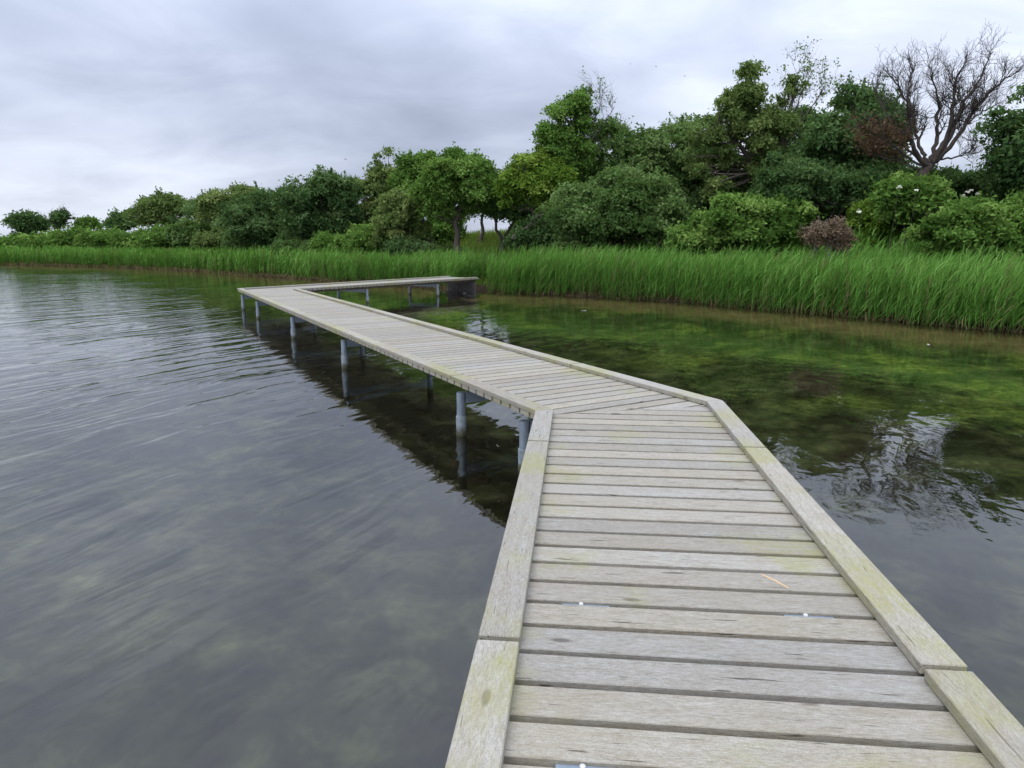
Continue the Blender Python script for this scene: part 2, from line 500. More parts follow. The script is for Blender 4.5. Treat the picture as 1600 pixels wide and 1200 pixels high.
# align the planks of the first section with the gap seen at 2.272 m on the left inner edge
gap0 = (np.array([0.012, 2.272]) - C1) @ u_(A1)
for si, (P0, a, s0, s1, clips) in enumerate(SECT):
    k0 = math.floor((s0 - gap0) / PITCHB)
    k1 = math.ceil((s1 - gap0) / PITCHB)
    for k in range(k0, k1):
        sa, sb = gap0 + k * PITCHB, gap0 + (k + 1) * PITCHB - GAP
        sm = (sa + sb) / 2
        cen = P0 + u_(a) * sm
        poly = [P0 + u_(a) * s + r_(a) * x for s, x in ((sa, -WID / 2 + 0.004), (sa, WID / 2 - 0.004), (sb, WID / 2 - 0.004), (sb, -WID / 2 + 0.004))]
        cp = poly
        for (p, n) in clips:
            if len(cp) >= 3:
                cp = clip(cp, p, n)
        if len(cp) < 3:
            continue
        q = np.array(cp)
        ar = 0.5 * abs(np.dot(q[:, 0], np.roll(q[:, 1], 1)) - np.dot(q[:, 1], np.roll(q[:, 0], 1)))
        if ar < 0.01:
            continue
        full = len(cp) == 4 and abs(ar - (WID - 0.008) * (PITCHB - GAP)) < 1e-4
        if full:
            if plank_me is None:
                plank_me = slab('plank', local_poly(poly, cen, a), -TH, 0, 0.003)
            me = plank_me
        else:
            me = slab('plank', local_poly(cp, cen, a), -TH, 0, 0.002)
        o = link('plank', me, WOOD, bw, np.array([cen[0], cen[1], DECK + rng.uniform(-0.0012, 0.0012)]) - BWL, -a)
        o.rotation_euler[0] = rng.normal(0, 0.004)
        if si == 0:
            near_planks.append((sa, sb, o, cen))

# kerb boards lying flat along both edges
def kerb_run(P0, a, side, cuts, clips):
    for ca, cb in zip(cuts[:-1], cuts[1:]):
        x0, x1 = (-WID / 2, -WID / 2 + KW) if side < 0 else (WID / 2 - KW, WID / 2)
        poly = [P0 + u_(a) * s + r_(a) * x for s, x in ((ca, x0), (ca, x1), (cb - 0.028, x1), (cb - 0.028, x0))]
        for (p, n) in clips:
            if len(poly) >= 3:
                poly = clip(poly, p, n)
        if len(poly) < 3:
            continue
        cen = np.mean(poly, axis=0)
        b = a + math.pi / 2                                      # local X runs along the board
        lp = [np.array([(q - cen) @ u_(a), (q - cen) @ -r_(a)]) for q in poly]
        me = slab('kerb_board', lp, 0, 0.045, 0.004)
        o = bpy.data.objects.new('kerb_board', me)
        me.materials.append(KERB)
        COL.objects.link(o)
        o.parent = bw
        o.location = np.array([cen[0], cen[1], DECK + 0.002 + rng.uniform(0, 0.0015)]) - BWL
        o.rotation_euler[2] = math.pi / 2 - a


def along(pt, P0, a):
    return (np.array(pt) - P0) @ u_(a)


jl = along((0.273, 4.84), C1, A1)
jr = along((1.681, 4.698), C1, A1)
kerb_run(C1, A1, -1, [jl - 2.58 * 4, jl - 2.58 * 3, jl - 2.58 * 2, jl - 2.58, jl, 1.2], SECT[0][4])
kerb_run(C1, A1, 1, [jr - 2.60 * 4, jr - 2.60 * 3, jr - 2.60 * 2, jr - 2.60, jr, 1.2], SECT[0][4])
kl = along((-0.75, 7.35), C1, A2)
kr = along((0.62, 8.05), C1, A2)
kerb_run(C1, A2, -1, [-1.2] + [kl + 2.58 * i for i in range(7)] + [21.5], SECT[1][4])
kerb_run(C1, A2, 1, [-1.2] + [kr + 2.58 * i for i in range(7)] + [21.5], SECT[1][4])
kerb_run(C2, A3, -1, [-2.0, 1.1, 3.7, 6.3, 8.9, LEN3], SECT[2][4])
kerb_run(C2, A3, 1, [-2.0, 1.6, 4.2, 6.8, 9.4, LEN3], SECT[2][4])

# joists, cross beams and piles
def box_mesh(name, lx, ly, z0, z1, bev=0.004):
    return slab(name, [np.array(q) for q in ((-lx / 2, -ly / 2), (lx / 2, -ly / 2), (lx / 2, ly / 2), (-lx / 2, ly / 2))], z0, z1, bev)


for (P0, a, s0, s1, clips) in SECT:
    for x in (-0.60, 0.0, 0.60):
        poly = [P0 + u_(a) * s + r_(a) * (x + d) for s, d in ((s0, -0.035), (s0, 0.035), (s1, 0.035), (s1, -0.035))]
        for c_ in clips:
            poly = clip(poly, *c_)
        cen = np.mean(poly, axis=0)
        link('joist', slab('joist', local_poly(poly, cen, a), -0.135, -TH - 0.003, 0.003), JOIST, bw, np.array([cen[0], cen[1], DECK]) - BWL, -a)

pg = Geo()
zs = np.array([-2.2, -0.137, -0.137])
pg.tube(np.stack([np.zeros(2), np.zeros(2), np.array([-2.6, -0.137])], 1), 0.047, 16)
th = np.arange(16) * 2 * math.pi / 16
pg.add(np.concatenate([[(0, 0, -0.1371)], np.stack([0.047 * np.cos(th), 0.047 * np.sin(th), np.full(16, -0.1371)], 1)]), tris=[(0, i + 1, (i + 1) % 16 + 1) for i in range(16)])
pile_me = pg.mesh('pile', True)
sg = Geo()
sg.tube([(0, 0, -2.6), (0, 0, -0.415), (0, 0, -0.41), (0, 0, -0.408)], [0.0575, 0.0575, 0.0565, 0.046], 18)
sleeve_me = sg.mesh('sleeve', True)
beam_me = slab('cross_beam', [np.array(q) for q in ((-0.74, -0.035), (0.74, -0.035), (0.74, 0.035), (-0.74, 0.035))], -0.262, -0.1385, 0.004)
flange_me = box_mesh('bracket', 0.20, 0.12, -0.272, -0.264, 0.001)


def bent(P0, a, s, shift=0.0):
    cen = P0 + u_(a) * s
    b_ = link('cross_beam', beam_me, STEEL, bw, np.array([cen[0], cen[1], DECK]) - BWL, -a)
    for sd_ in (-1, 1):
        q = cen + r_(a) * (sd_ * 0.79)
        p_ = link('pile', pile_me, STEEL, bw, np.array([q[0], q[1], DECK]) - BWL, rng.uniform(0, 6))
        link('sleeve', sleeve_me, SLEEVE, p_, (0, 0, 0))


e2 = along(O1, C1, A2)
for s in (e2 + 0.33, e2 + 1.74, e2 + 6.5, e2 + 10.7, e2 + 15.5, e2 + 18.4):
    bent(C1, A2, s)
e3 = along(I2, C2, A3)
for s in (e3 + 3.0, e3 + 6.8):
    bent(C2, A3, s)
for s in (-2.9, -5.6):
    bent(C1, A1, s)

# fixing plates and bolts showing in the gaps of the first section
plate_me = box_mesh('fixing_plate', 0.20, 0.030, -0.032, -0.012, 0.002)
bg = Geo()
bg.tube([(0, 0, -0.01), (0, 0, 0.0035), (0, 0, 0.0055), (0, 0, 0.0056)], [0.0095, 0.0095, 0.007, 0.0001], 14)
bolt_me = bg.mesh('bolt', True)
for s in (gap0 - 3 * PITCHB, gap0 + 2 * PITCHB):
    for x in (-0.46, 0.46):
        q = C1 + u_(A1) * (s - GAP / 2) + r_(A1) * x
        link('fixing_plate', plate_me, STEEL, bw, np.array([q[0], q[1], DECK]) - BWL, -A1)
        link('bolt', bolt_me, BOLT, bw, np.array([q[0] - 0.02, q[1] - 0.004, DECK]) - BWL, 0)
# fresh scar on one plank
q = np.array(at(1213, 911, 2.9))[:2]
d = ray(1213, 911); q = (d * ((CAMZ - DECK) / -d[2]))[:2]
best = min(near_planks, key=lambda e: abs((q - C1) @ u_(A1) - (e[0] + e[1]) / 2))
lx = (q - best[3]) @ r_(A1)
sc_poly = [np.array(v) for v in ((lx - 0.048, 0.058), (lx - 0.038, 0.060), (lx + 0.006, 0.012), (lx + 0.044, -0.055), (lx + 0.038, -0.060), (lx - 0.004, 0.006))]
link('scar', slab('scar', sc_poly, -0.002, 0.0012, 0.0), SCAR, best[2])

# abutment where the walk meets the bank
ab = C2 + u_(A3) * (LEN3 - 0.25)
abo = empty('abutment', (ab[0], ab[1], 0))
tag(abo, 'dark timber and stone abutment under the landward end of the boardwalk', 'abutment')
link('retaining_board', slab('retaining_board', [np.array(v) for v in ((-0.80, 0.10), (0.80, 0.10), (0.80, 0.20), (-0.80, 0.20))], -0.6, DECK - 0.14, 0.01), STONE, abo, (0, 0, 0), -A3)
for i in range(12):
    bm = bmesh.new()
    bmesh.ops.create_icosphere(bm, subdivisions=2, radius=1.0)
    sc = np.array([rng.uniform(0.12, 0.24), rng.uniform(0.12, 0.2), rng.uniform(0.08, 0.15)])
    ph = rng.uniform(0, 6, 3)
    for v in bm.verts:
        k = 1 + 0.14 * math.sin(4 * v.co.x + ph[0]) + 0.12 * math.sin(5 * v.co.y + ph[1]) + 0.1 * math.sin(4 * v.co.z + ph[2])
        v.co = (v.co.x * sc[0] * k, v.co.y * sc[1] * k, v.co.z * sc[2] * k)
    me = bpy.data.meshes.new('stone')
    bm.to_mesh(me)
    bm.free()
    lx = rng.uniform(-0.9, 1.3)
    ly = rng.uniform(-0.7, -0.12)
    wq = ab + r_(A3) * lx + u_(A3) * ly
    zq = float(height(wq[0], wq[1])[0])
    link('stone', me, STONE, abo, (wq[0] - ab[0], wq[1] - ab[1], zq + 0.05), rng.uniform(0, 6))

# ------------------------------------------------------------------ woody plants
def unit(v):
    return v / (np.linalg.norm(v, axis=-1, keepdims=True) + 1e-9)


def add_leaves(g, C, N, S, tint, rg, asp=0.55):
    n = len(C)
    rv = unit(rg.normal(size=(n, 3)))
    tv = unit(np.cross(N, rv))
    bv = np.cross(N, tv)
    S = S[:, None]
    V = np.stack([C - tv * S - bv * S * asp, C + tv * S * 1.15, C - tv * S * 0.7 + bv * S * asp * 1.3], 1)
    g.add(V.reshape(-1, 3), tris=np.arange(n * 3).reshape(n, 3), tint=np.repeat(np.clip(tint, 0, 1), 3))


def curve(a, b, sag, rg, n=5):
    a, b = np.asarray(a, float), np.asarray(b, float)
    tt = np.linspace(0, 1, n)[:, None]
    L = np.linalg.norm(b - a)
    mid = (a + b) / 2 + np.array([0, 0, sag * L]) + rg.normal(size=3) * 0.08 * L
    return (1 - tt) ** 2 * a + 2 * tt * (1 - tt) * mid + tt ** 2 * b


def plant(name, label, cat, Y, ells, base, leaf='mid', n=16000, ls=0.085, trunk_r=0.14, trunks=None, sub=26, subr=(0.26, 0.48),
          flat=0.75, shoots=30, bark=BARK, seed=1, group=None, depth=0.85, twig=None, fuzz=0.15, upward=0.5, tintvar=0.22, lean=(0, 0), shell=4.0, hang=0.0):
    """ells: crown ellipses in photo pixels (cx, cy, rx, ry[, dY]) at distance Y; base: pixel column of the foot (and optional own distance)"""
    rg = np.random.default_rng(seed)
    far_ = max(1.0, Y / 40.0)
    n, ls, sub, subr, shell = int(n * 2.5 / far_), ls * 0.96 * far_ ** 0.4, int(sub * 2.0), (subr[0] * 0.9, subr[1] * 1.28), shell * 0.8
    bx, bY = (base if isinstance(base, tuple) else (base, Y))
    b0 = at(bx, 380, bY)
    bz = float(height(b0[0], b0[1])[0])
    B = np.array([b0[0], b0[1], bz])
    root = empty(name, B - np.array([0, 0, 0.05]))
    tag(root, label, cat, group)
    gl, gt = Geo(), Geo()
    mpp = Y / (FPX * math.cos(PITCH)) * 1.0
    cens, rads = [], []
    tot = sum(e[2] * e[3] for e in ells)
    for e in ells:
        c0 = at(e[0], e[1], Y + (e[4] if len(e) > 4 else 0)) - B
        rx, rz = e[2] * mpp, e[3] * mpp
        ry = max(min(rx, rz) * 1.0, rx * depth)
        k = max(5, int(sub * e[2] * e[3] / tot))
        d = unit(rg.normal(size=(k, 3)))
        rr = rg.uniform(0.12, 1.08, size=(k, 1)) ** 0.42 * np.where(rg.uniform(0, 1, (k, 1)) < 0.22, 1.22, 1.0)
        rs = rg.uniform(subr[0], subr[1], size=k) * min(rx, rz, 2.2)
        P = d * rr * np.maximum(np.array([rx, ry, rz]) - rs[:, None] * np.array([0.6, 0.6, 0.5]), 0.12)
        cens.append(c0 + P)
        rads.append(rs)
    cens, rads = np.concatenate(cens), np.concatenate(rads)
    # keep everything above the soil
    gz_ = height(cens[:, 0] + B[0], cens[:, 1] + B[1]) - bz
    cens[:, 2] = np.maximum(cens[:, 2], gz_ + rads * 0.45)
    wts = rads ** 2
    cnt = np.maximum(20, (n * wts / wts.sum())).astype(int)
    for c0, r0, k in zip(cens, rads, cnt):
        m_ = max(6, k // 13)                                     # sprays of leaves on the clump
        d = unit(rg.normal(size=(m_, 3)))
        d[:, 2] = np.where(d[:, 2] < -0.35, -d[:, 2] * 0.6, d[:, 2])
        d = unit(d)
        rr = r0 * rg.uniform(0.05, 1, m_) ** (1 / shell) * (1 + rg.normal(0, fuzz, m_) * (rg.uniform(0, 1, m_) > 0.35))
        lump = 1 + 0.22 * np.sin(d[:, 0] * 7 + c0[0] * 5) * np.sin(d[:, 1] * 6 + c0[1] * 3) + 0.15 * np.sin(d[:, 2] * 9 + c0[2] * 4)
        P = c0 + d * (rr * lump)[:, None] * np.array([1.08, 1.08, flat])
        P[:, 2] -= hang * (rr / r0) ** 2 * r0
        sn = unit(d * 0.8 + np.array([0, 0, upward]) + rg.normal(size=(m_, 3)) * 0.35)
        tn = 0.5 + rg.normal(0, 0.10, m_) + rg.normal(0, tintvar * 0.6)
        j = rg.integers(0, m_, k)
        sp_ = ls * rg.uniform(1.6, 3.4, m_)
        o_ = rg.normal(size=(k, 3))
        o_ -= sn[j] * np.sum(o_ * sn[j], axis=1)[:, None] * 0.6  # sprays are flattened
        nn = unit(sn[j] + rg.normal(size=(k, 3)) * 0.75)
        add_leaves(gl, P[j] + o_ * sp_[j][:, None] * 0.75, nn, ls * rg.uniform(0.4, 1.45, k), tn[j] + rg.normal(0, 0.10, k), rg)
    # shoots that break the outline
    if shoots:
        idx = rg.choice(len(cens), int(shoots * 1.5), p=wts / wts.sum())
        for j in idx:
            d = unit(rg.normal(size=3) + np.array([lean[0], lean[1], 1.0]))
            L = rads[j] * rg.uniform(0.35, 0.95)
            p0 = cens[j] + d * rads[j] * np.array([1, 1, flat]) * 0.8
            pts = curve(p0, p0 + d * L, 0.05, rg, 4)
            gt.tube(pts, np.linspace(0.012, 0.004, 4), 3)
            k = int(max(12, min(50, n / 900)))
            tt = rg.uniform(0, 1, k)
            P = p0 + d * (tt * L)[:, None] + rg.normal(size=(k, 3)) * (0.045 + 0.10 * L * (1 - tt))[:, None] * 0.8
            add_leaves(gl, P, unit(rg.normal(size=(k, 3)) + np.array([0, 0, 0.4])), ls * rg.uniform(0.5, 1.1, k), 0.55 + rg.normal(0, 0.15, k), rg)
    # stems: each trunk is a pixel polyline (at Y) or straight up into the crown
    cmean = np.average(cens, axis=0, weights=wts)
    stems = []
    if trunks:
        for (poly, rad) in trunks:
            pts = np.array([at(p[0], p[1], (p[2] if len(p) > 2 else Y)) - B for p in poly])
            stems.append((pts, rad))
    else:
        for k in range(1 if trunk_r > 0.12 else 4):
            off = rg.normal(size=3) * np.array([0.25, 0.25, 0]) * (0 if trunk_r > 0.12 else 1)
            stems.append((np.array([off, off + cmean * 0.35 + rg.normal(size=3) * 0.1, cmean * 0.7 + off * 2]), trunk_r))
    nodes = []
    for pts, rad in stems:
        # resample smoothly
        tt = np.linspace(0, 1, 9)
        s_ = np.linspace(0, 1, len(pts))
        P = np.stack([np.interp(tt, s_, pts[:, i]) for i in range(3)], 1)
        P[1:-1] += rg.normal(size=(7, 3)) * rad * 0.25
        rr = rad * (1 - 0.62 * tt)
        rr[0] *= 1.35
        if P[0, 2] < 0.3:
            P[0, 2] = min(P[0, 2], -0.25)
        gt.tube(P, rr, 8)
        nodes += [(P[i], rr[i]) for i in range(3, 9)]
    NP = np.array([q[0] for q in nodes])
    for c0, r0 in zip(cens, rads):
        dd = np.linalg.norm(NP - c0, axis=1) + 2.0 * np.maximum(0, NP[:, 2] - c0[2])
        j = int(np.argmin(dd))
        rb = min(nodes[j][1] * 0.6, 0.02 + 0.03 * r0 + 0.01 * np.linalg.norm(NP[j] - c0))
        P = curve(NP[j], c0, 0.06, rg, 6)
        gt.tube(P, np.linspace(rb, max(0.008, rb * 0.35), 6), 5)
        for q in range(4):
            d = unit(rg.normal(size=3) + np.array([0, 0, 0.5]))
            s0 = P[rg.integers(3, 6)]
            gt.tube(curve(s0, s0 + d * r0 * rg.uniform(0.7, 1.1), 0.08, rg, 4), np.linspace(rb * 0.4, 0.004, 4), 3)
    if twig:
        twig(gt, gl, B, rg)
    link('trunk' if cat == 'tree' else 'stem', gt.mesh(name + '_wood', True), bark, root)
    link('crown' if cat == 'tree' else 'foliage', gl.mesh(name + '_leaves'), LEAF[leaf], root)
    return root


def grow(g, p, d, L, r, lev, rg, up=0.25, ends=None, spread=0.55):
    """recursive bare branching"""
    k = 4
    pts = [p]
    dd = d
    for i in range(k):
        dd = unit(dd + rg.normal(size=3) * 0.27 + np.array([0, 0, up * 0.25]))
        pts.append(pts[-1] + dd * L / k)
    pts = np.array(pts)
    g.tube(pts, np.linspace(r, max(r * 0.45, 0.0035), k + 1), 5 if lev > 2 else 3)
    if ends is not None:
        ends.append(pts[-1])
    if lev == 0:
        return
    for i in range(rg.integers(3, 6)):
        j = rg.integers(1, k + 1)
        nd = unit(dd + rg.normal(size=3) * spread + np.array([0, 0, up]))
        grow(g, pts[j], nd, L * rg.uniform(0.45, 0.75), r * (0.5 if j < k else 0.6), lev - 1, rg, up, ends, spread)


def limb(g, poly, Y, B, r0, r1, rg, lev=2, kids=9, L=1.3, up=0.3, ends=None, jitter=0.0):
    pts = np.array([at(p[0], p[1], Y + (p[2] if len(p) > 2 else 0)) - B for p in poly])
    tt = np.linspace(0, 1, 4 * len(poly))
    s_ = np.linspace(0, 1, len(poly))
    P = np.stack([np.interp(tt, s_, pts[:, i]) for i in range(3)], 1)
    for _ in range(2):
        P[1:-1] = (P[:-2] + 2 * P[1:-1] + P[2:]) / 4
    P[1:-1] += rg.normal(size=(len(P) - 2, 3)) * 0.03
    g.tube(P, np.linspace(r0, r1, len(P)), 7)
    for i in range(kids):
        j = int(rg.uniform(0.3, 1.0) * (len(P) - 1))
        d0 = unit(P[min(j + 1, len(P) - 1)] - P[max(j - 1, 0)])
        nd = unit(d0 + rg.normal(size=3) * 0.6 + np.array([0, 0, up]))
        grow(g, P[j], nd, L * rg.uniform(0.6, 1.1), max(r1, r0 * (1 - j / len(P)) * 0.45), lev, rg, up, ends)


# --- the dead tree
def dead_tree():
    rg = np.random.default_rng(21)
    Y = 26.0
    b0 = at(1424, 310, Y)
    B = np.array([b0[0], b0[1], float(height(b0[0], b0[1])[0]) - 0.05])
    root = empty('dead_tree', B)
    tag(root, 'leafless dead tree with fanned dark branches standing above the shrubs', 'tree')
    g = Geo()
    fk = [(1425, 318), (1432, 290), (1444, 270), (1455, 252)]
    limb(g, [(1420, 335)] + fk, Y, B, 0.23, 0.17, rg, kids=0)
    ends = []
    L = [([(1450, 262), (1432, 238), (1420, 205), (1424, 170), (1408, 120), (1385, 92)], 0.16, -0.4),
         ([(1452, 255), (1440, 232), (1430, 205), (1420, 150), (1425, 100), (1424, 75)], 0.13, 0.5),
         ([(1457, 250), (1462, 215), (1468, 165), (1462, 120), (1452, 82)], 0.15, 0.2),
         ([(1458, 252), (1478, 212), (1488, 165), (1490, 115), (1512, 60)], 0.18, -0.3),
         ([(1460, 252), (1488, 200), (1505, 150), (1535, 100), (1552, 55)], 0.17, 0.6),
         ([(1462, 252), (1495, 212), (1528, 150), (1560, 112), (1596, 88)], 0.15, -0.6),
         ([(1470, 245), (1505, 190), (1530, 165), (1556, 150)], 0.09, 0.9),
         ([(1466, 248), (1500, 242), (1520, 230), (1524, 214)], 0.06, -0.9),
         ([(1448, 262), (1420, 232), (1395, 196), (1372, 135), (1362, 108)], 0.10, 0.3),
         ([(1446, 264), (1415, 240), (1388, 215), (1362, 200), (1350, 188)], 0.07, -0.8),
         ([(1444, 268), (1410, 252), (1380, 245), (1360, 232)], 0.05, 0.6)]
    for i, (poly, r, dy) in enumerate(L):
        pl = [(p[0], 262 - (262 - p[1]) * 0.88, dy * k * 0.55) for k, p in enumerate(poly)]
        limb(g, pl, Y, B, r * 0.62, 0.012, rg, lev=2, kids=34 if i < 7 else 20, L=0.72 if i < 7 else 0.66, up=0.38, ends=ends)
    link('trunk', g.mesh('dead_tree_wood', True), DEADBARK, root)
    E_ = np.array(ends)
    pick = E_[(E_[:, 0] < 0.2) & (E_[:, 2] < 4.2)]
    pick = pick[rg.uniform(0, 1, len(pick)) < 0.9]
    gl = Geo()
    P = np.repeat(pick, 3, axis=0) + rg.normal(size=(len(pick) * 3, 3)) * 0.12
    add_leaves(gl, P, unit(rg.normal(size=P.shape)), 0.05 * rg.uniform(0.5, 1.3, len(P)), rg.uniform(0, 1, len(P)), rg)
    link('withered_leaves', gl.mesh('withered_leaves'), LEAF['dry'], root)


dead_tree()


def bare(polys, Y, r0=0.05, lev=1, kids=10, L=0.9, leafy=0.0, up=0.35, leafs=0.06):
    def f(gt, gl, B, rg):
        for poly in polys:
            ends = []
            limb(gt, poly, Y, B, r0, 0.012, rg, lev=lev, kids=kids, L=L, up=up, ends=ends)
            if leafy:
                E_ = np.array(ends)
                E_ = E_[rg.uniform(0, 1, len(E_)) < leafy]
                if len(E_):
                    P = np.repeat(E_, 7, axis=0) + rg.normal(size=(len(E_) * 7, 3)) * 0.13
                    add_leaves(gl, P, unit(rg.normal(size=P.shape) + np.array([0, 0, 0.4])), leafs * rg.uniform(0.6, 1.3, len(P)), 0.5 + rg.normal(0, 0.17, len(P)), rg)
    return f


# --- right-hand group
plant('leafy_tree', 'dark leafy tree cut off by the right edge of the picture', 'tree', 23.0,
      [(1655, 225, 100, 88), (1625, 290, 62, 30), (1590, 178, 36, 24)], 1660, 'dark', 15000, 0.075, 0.22, sub=34, subr=(0.2, 0.36), shoots=40, seed=3, hang=0.2)
plant('leafy_tree', 'dense dark tree with rounded top just left of the dead tree', 'tree', 31.0,
      [(1335, 195, 66, 62), (1300, 262, 66, 60), (1370, 262, 52, 50), (1335, 305, 84, 46)], 1335, 'dark', 26000, 0.085, 0.22, sub=46, subr=(0.22, 0.40), shoots=40, seed=4)
plant('willow_tree', 'tall open crowned willow with several fanned grey stems and thinning top', 'tree', 34.0,
      [(1175, 150, 46, 48), (1120, 195, 50, 40), (1190, 220, 74, 52), (1235, 150, 26, 42), (1095, 238, 46, 36), (1150, 270, 70, 30), (1170, 305, 96, 34)], 1205, 'olive', 21000, 0.075, 0.2, sub=64, subr=(0.16, 0.30), shoots=110, seed=5, flat=1.0, shell=2.2,
      trunks=[([(1210, 320), (1195, 270), (1165, 235), (1120, 205)], 0.20), ([(1208, 320), (1200, 260), (1180, 190), (1172, 120)], 0.20), ([(1212, 315), (1215, 260), (1228, 200), (1245, 120)], 0.16)],
      twig=bare([[(1215, 260), (1232, 200), (1250, 150), (1268, 110)], [(1215, 255), (1240, 205), (1268, 165), (1290, 135)], [(1210, 250), (1225, 180), (1240, 120), (1255, 105)]], 34.0, 0.06, 2, 9, 0.9, 0.30), group=None)
plant('shrub', 'dark shrub filling the slope between the willow and the dead tree', 'shrub', 29.0,
      [(1262, 300, 62, 46), (1335, 305, 60, 40), (1225, 262, 34, 30)], 1280, 'dark', 20000, 0.075, 0.07, sub=40, subr=(0.22, 0.42), shoots=50, seed=6)
plant('shrub', 'low dark shrub on the skyline right of the dead tree', 'shrub', 27.0,
      [(1500, 288, 62, 26), (1560, 300, 50, 24), (1440, 285, 40, 22)], 1500, 'dark', 13000, 0.075, 0.06, sub=34, subr=(0.35, 0.6), shoots=80, seed=7)
plant('shrub', 'yellow green shrub below the willow, behind the reeds', 'shrub', 28.0,
      [(1150, 355, 76, 48), (1090, 372, 50, 36), (1215, 352, 46, 46)], 1150, 'mid', 26000, 0.07, 0.06, sub=56, subr=(0.2, 0.36), shoots=70, seed=8, tintvar=0.45)
plant('shrub', 'bright yellow green shrub between the brown withered bush and the right edge', 'shrub', 26.0,
      [(1405, 345, 66, 50), (1365, 368, 40, 30), (1440, 325, 36, 28)], 1405, 'lime', 20000, 0.058, 0.05, sub=54, subr=(0.18, 0.34), shoots=70, seed=9, tintvar=0.5)
plant('shrub', 'long leaved green shrub at the right edge above the reeds', 'shrub', 21.6,
      [(1530, 355, 70, 44), (1610, 345, 60, 46), (1470, 362, 40, 32)], 1545, 'mid', 24000, 0.065, 0.05, sub=56, subr=(0.18, 0.34), shoots=120, seed=10, tintvar=0.4)
plant('withered_bush', 'brown withered bush of dry twigs among the green shrubs', 'shrub', 22.5,
      [(1290, 364, 30, 24), (1316, 376, 22, 16)], 1292, 'brown', 2200, 0.042, 0.04, sub=16, subr=(0.3, 0.6), shoots=190, seed=11, fuzz=0.4, bark=PALEBARK, shell=2.0)
# --- big hawthorn mass in the middle
plant('hawthorn', 'large rounded blue green hawthorn bush nearest the jetty side of the reeds', 'shrub', 32.5,
      [(955, 330, 88, 62), (905, 352, 48, 46), (1020, 335, 56, 58), (960, 382, 90, 26)], 955, 'blue', 36000, 0.078, 0.09, sub=76, subr=(0.2, 0.38), shoots=80, seed=12, tintvar=0.4)
plant('hawthorn', 'tall pale topped hawthorn rising behind the large rounded bush', 'tree', 37.0,
      [(985, 250, 66, 56), (930, 285, 60, 42), (1045, 240, 50, 52), (1030, 290, 60, 40), (1000, 330, 100, 46)], 985, 'blue', 28000, 0.085, 0.15, sub=60, subr=(0.2, 0.38), shoots=90, seed=13, tintvar=0.45,
      twig=bare([[(960, 250), (964, 215), (968, 188)]], 37.0, 0.03, 1, 5, 0.5))
plant('thorn_tree', 'shadowed thorn tree below the willow and behind the hawthorn', 'tree', 37.0,
      [(1085, 275, 56, 50), (1140, 300, 50, 34), (1075, 325, 70, 44)], 1090, 'dark', 16000, 0.085, 0.15, sub=36, subr=(0.24, 0.4), shoots=40, seed=14)
# --- trees around the gap
plant('ash_tree', 'light green tree with bare twigs on its right side, tallest left of the hawthorn', 'tree', 36.0,
      [(890, 190, 32, 46), (868, 218, 28, 30), (910, 178, 22, 34), (865, 250, 30, 24), (900, 238, 34, 26), (880, 295, 34, 40)], 893, 'mid', 15000, 0.075, 0.18, sub=56, subr=(0.22, 0.42), shoots=80, seed=15, shell=2.0,
      trunks=[([(893, 385), (893, 310), (898, 250), (900, 195)], 0.2)],
      twig=bare([[(896, 255), (918, 220), (932, 180), (942, 145)], [(900, 250), (926, 215), (948, 185), (960, 165)], [(898, 235), (912, 190), (918, 150), (930, 140)], [(905, 250), (930, 235), (950, 222)]], 36.0, 0.05, 2, 8, 0.8, 0.03))
plant('maple_tree', 'bright lime green tree in the gap left of the hawthorn', 'tree', 35.5,
      [(825, 280, 44, 36), (862, 290, 36, 40), (800, 300, 24, 26), (850, 255, 30, 24)], (852, 35.5), 'lime', 17000, 0.08, 0.16, sub=50, subr=(0.24, 0.44), shoots=70, seed=16, tintvar=0.4,
      trunks=[([(806, 392), (822, 365), (835, 335), (830, 300)], 0.14), ([(862, 392), (866, 350), (858, 310)], 0.16)])
plant('oak_tree', 'round crowned green tree on a straight trunk in the middle of the bank', 'tree', 38.0,
      [(720, 282, 58, 40), (690, 300, 40, 32), (752, 296, 36, 36), (730, 258, 34, 22), (690, 325, 34, 16), (748, 326, 30, 14)], 716, 'mid', 25000, 0.088, 0.17, sub=58, subr=(0.24, 0.42), shoots=70, seed=17, tintvar=0.35,
      trunks=[([(716, 395), (715, 365), (716, 335), (718, 305)], 0.2)])
plant('slim_tree', 'slim tree silhouetted against the sky in the gap', 'tree', 44.0,
      [(758, 318, 26, 22), (775, 295, 34, 26)], 753, 'dark', 7000, 0.09, 0.14, sub=22, subr=(0.26, 0.5), shoots=30, seed=18,
      trunks=[([(753, 385), (753, 355), (755, 325)], 0.15)])
plant('forked_tree', 'small tree forking low into two bent stems in the gap', 'tree', 38.5,
      [(792, 318, 30, 22), (770, 325, 22, 16), (815, 325, 18, 18)], 785, 'dark', 7000, 0.085, 0.12, sub=24, subr=(0.26, 0.5), shoots=30, seed=19,
      trunks=[([(785, 392), (784, 372), (774, 355), (771, 325)], 0.13), ([(785, 390), (787, 370), (800, 352), (806, 325)], 0.12)])
plant('shadowed_bush', 'dark shaded thicket under the lime green tree', 'shrub', 35.0,
      [(846, 362, 26, 26), (868, 358, 18, 30), (818, 374, 22, 16)], 850, 'dark', 9000, 0.085, 0.06, sub=22, subr=(0.3, 0.5), shoots=20, seed=20,
      twig=bare([[(825, 350), (845, 332), (868, 338)], [(800, 372), (830, 345), (866, 328)]], 34.6, 0.10, 1, 4, 0.5))
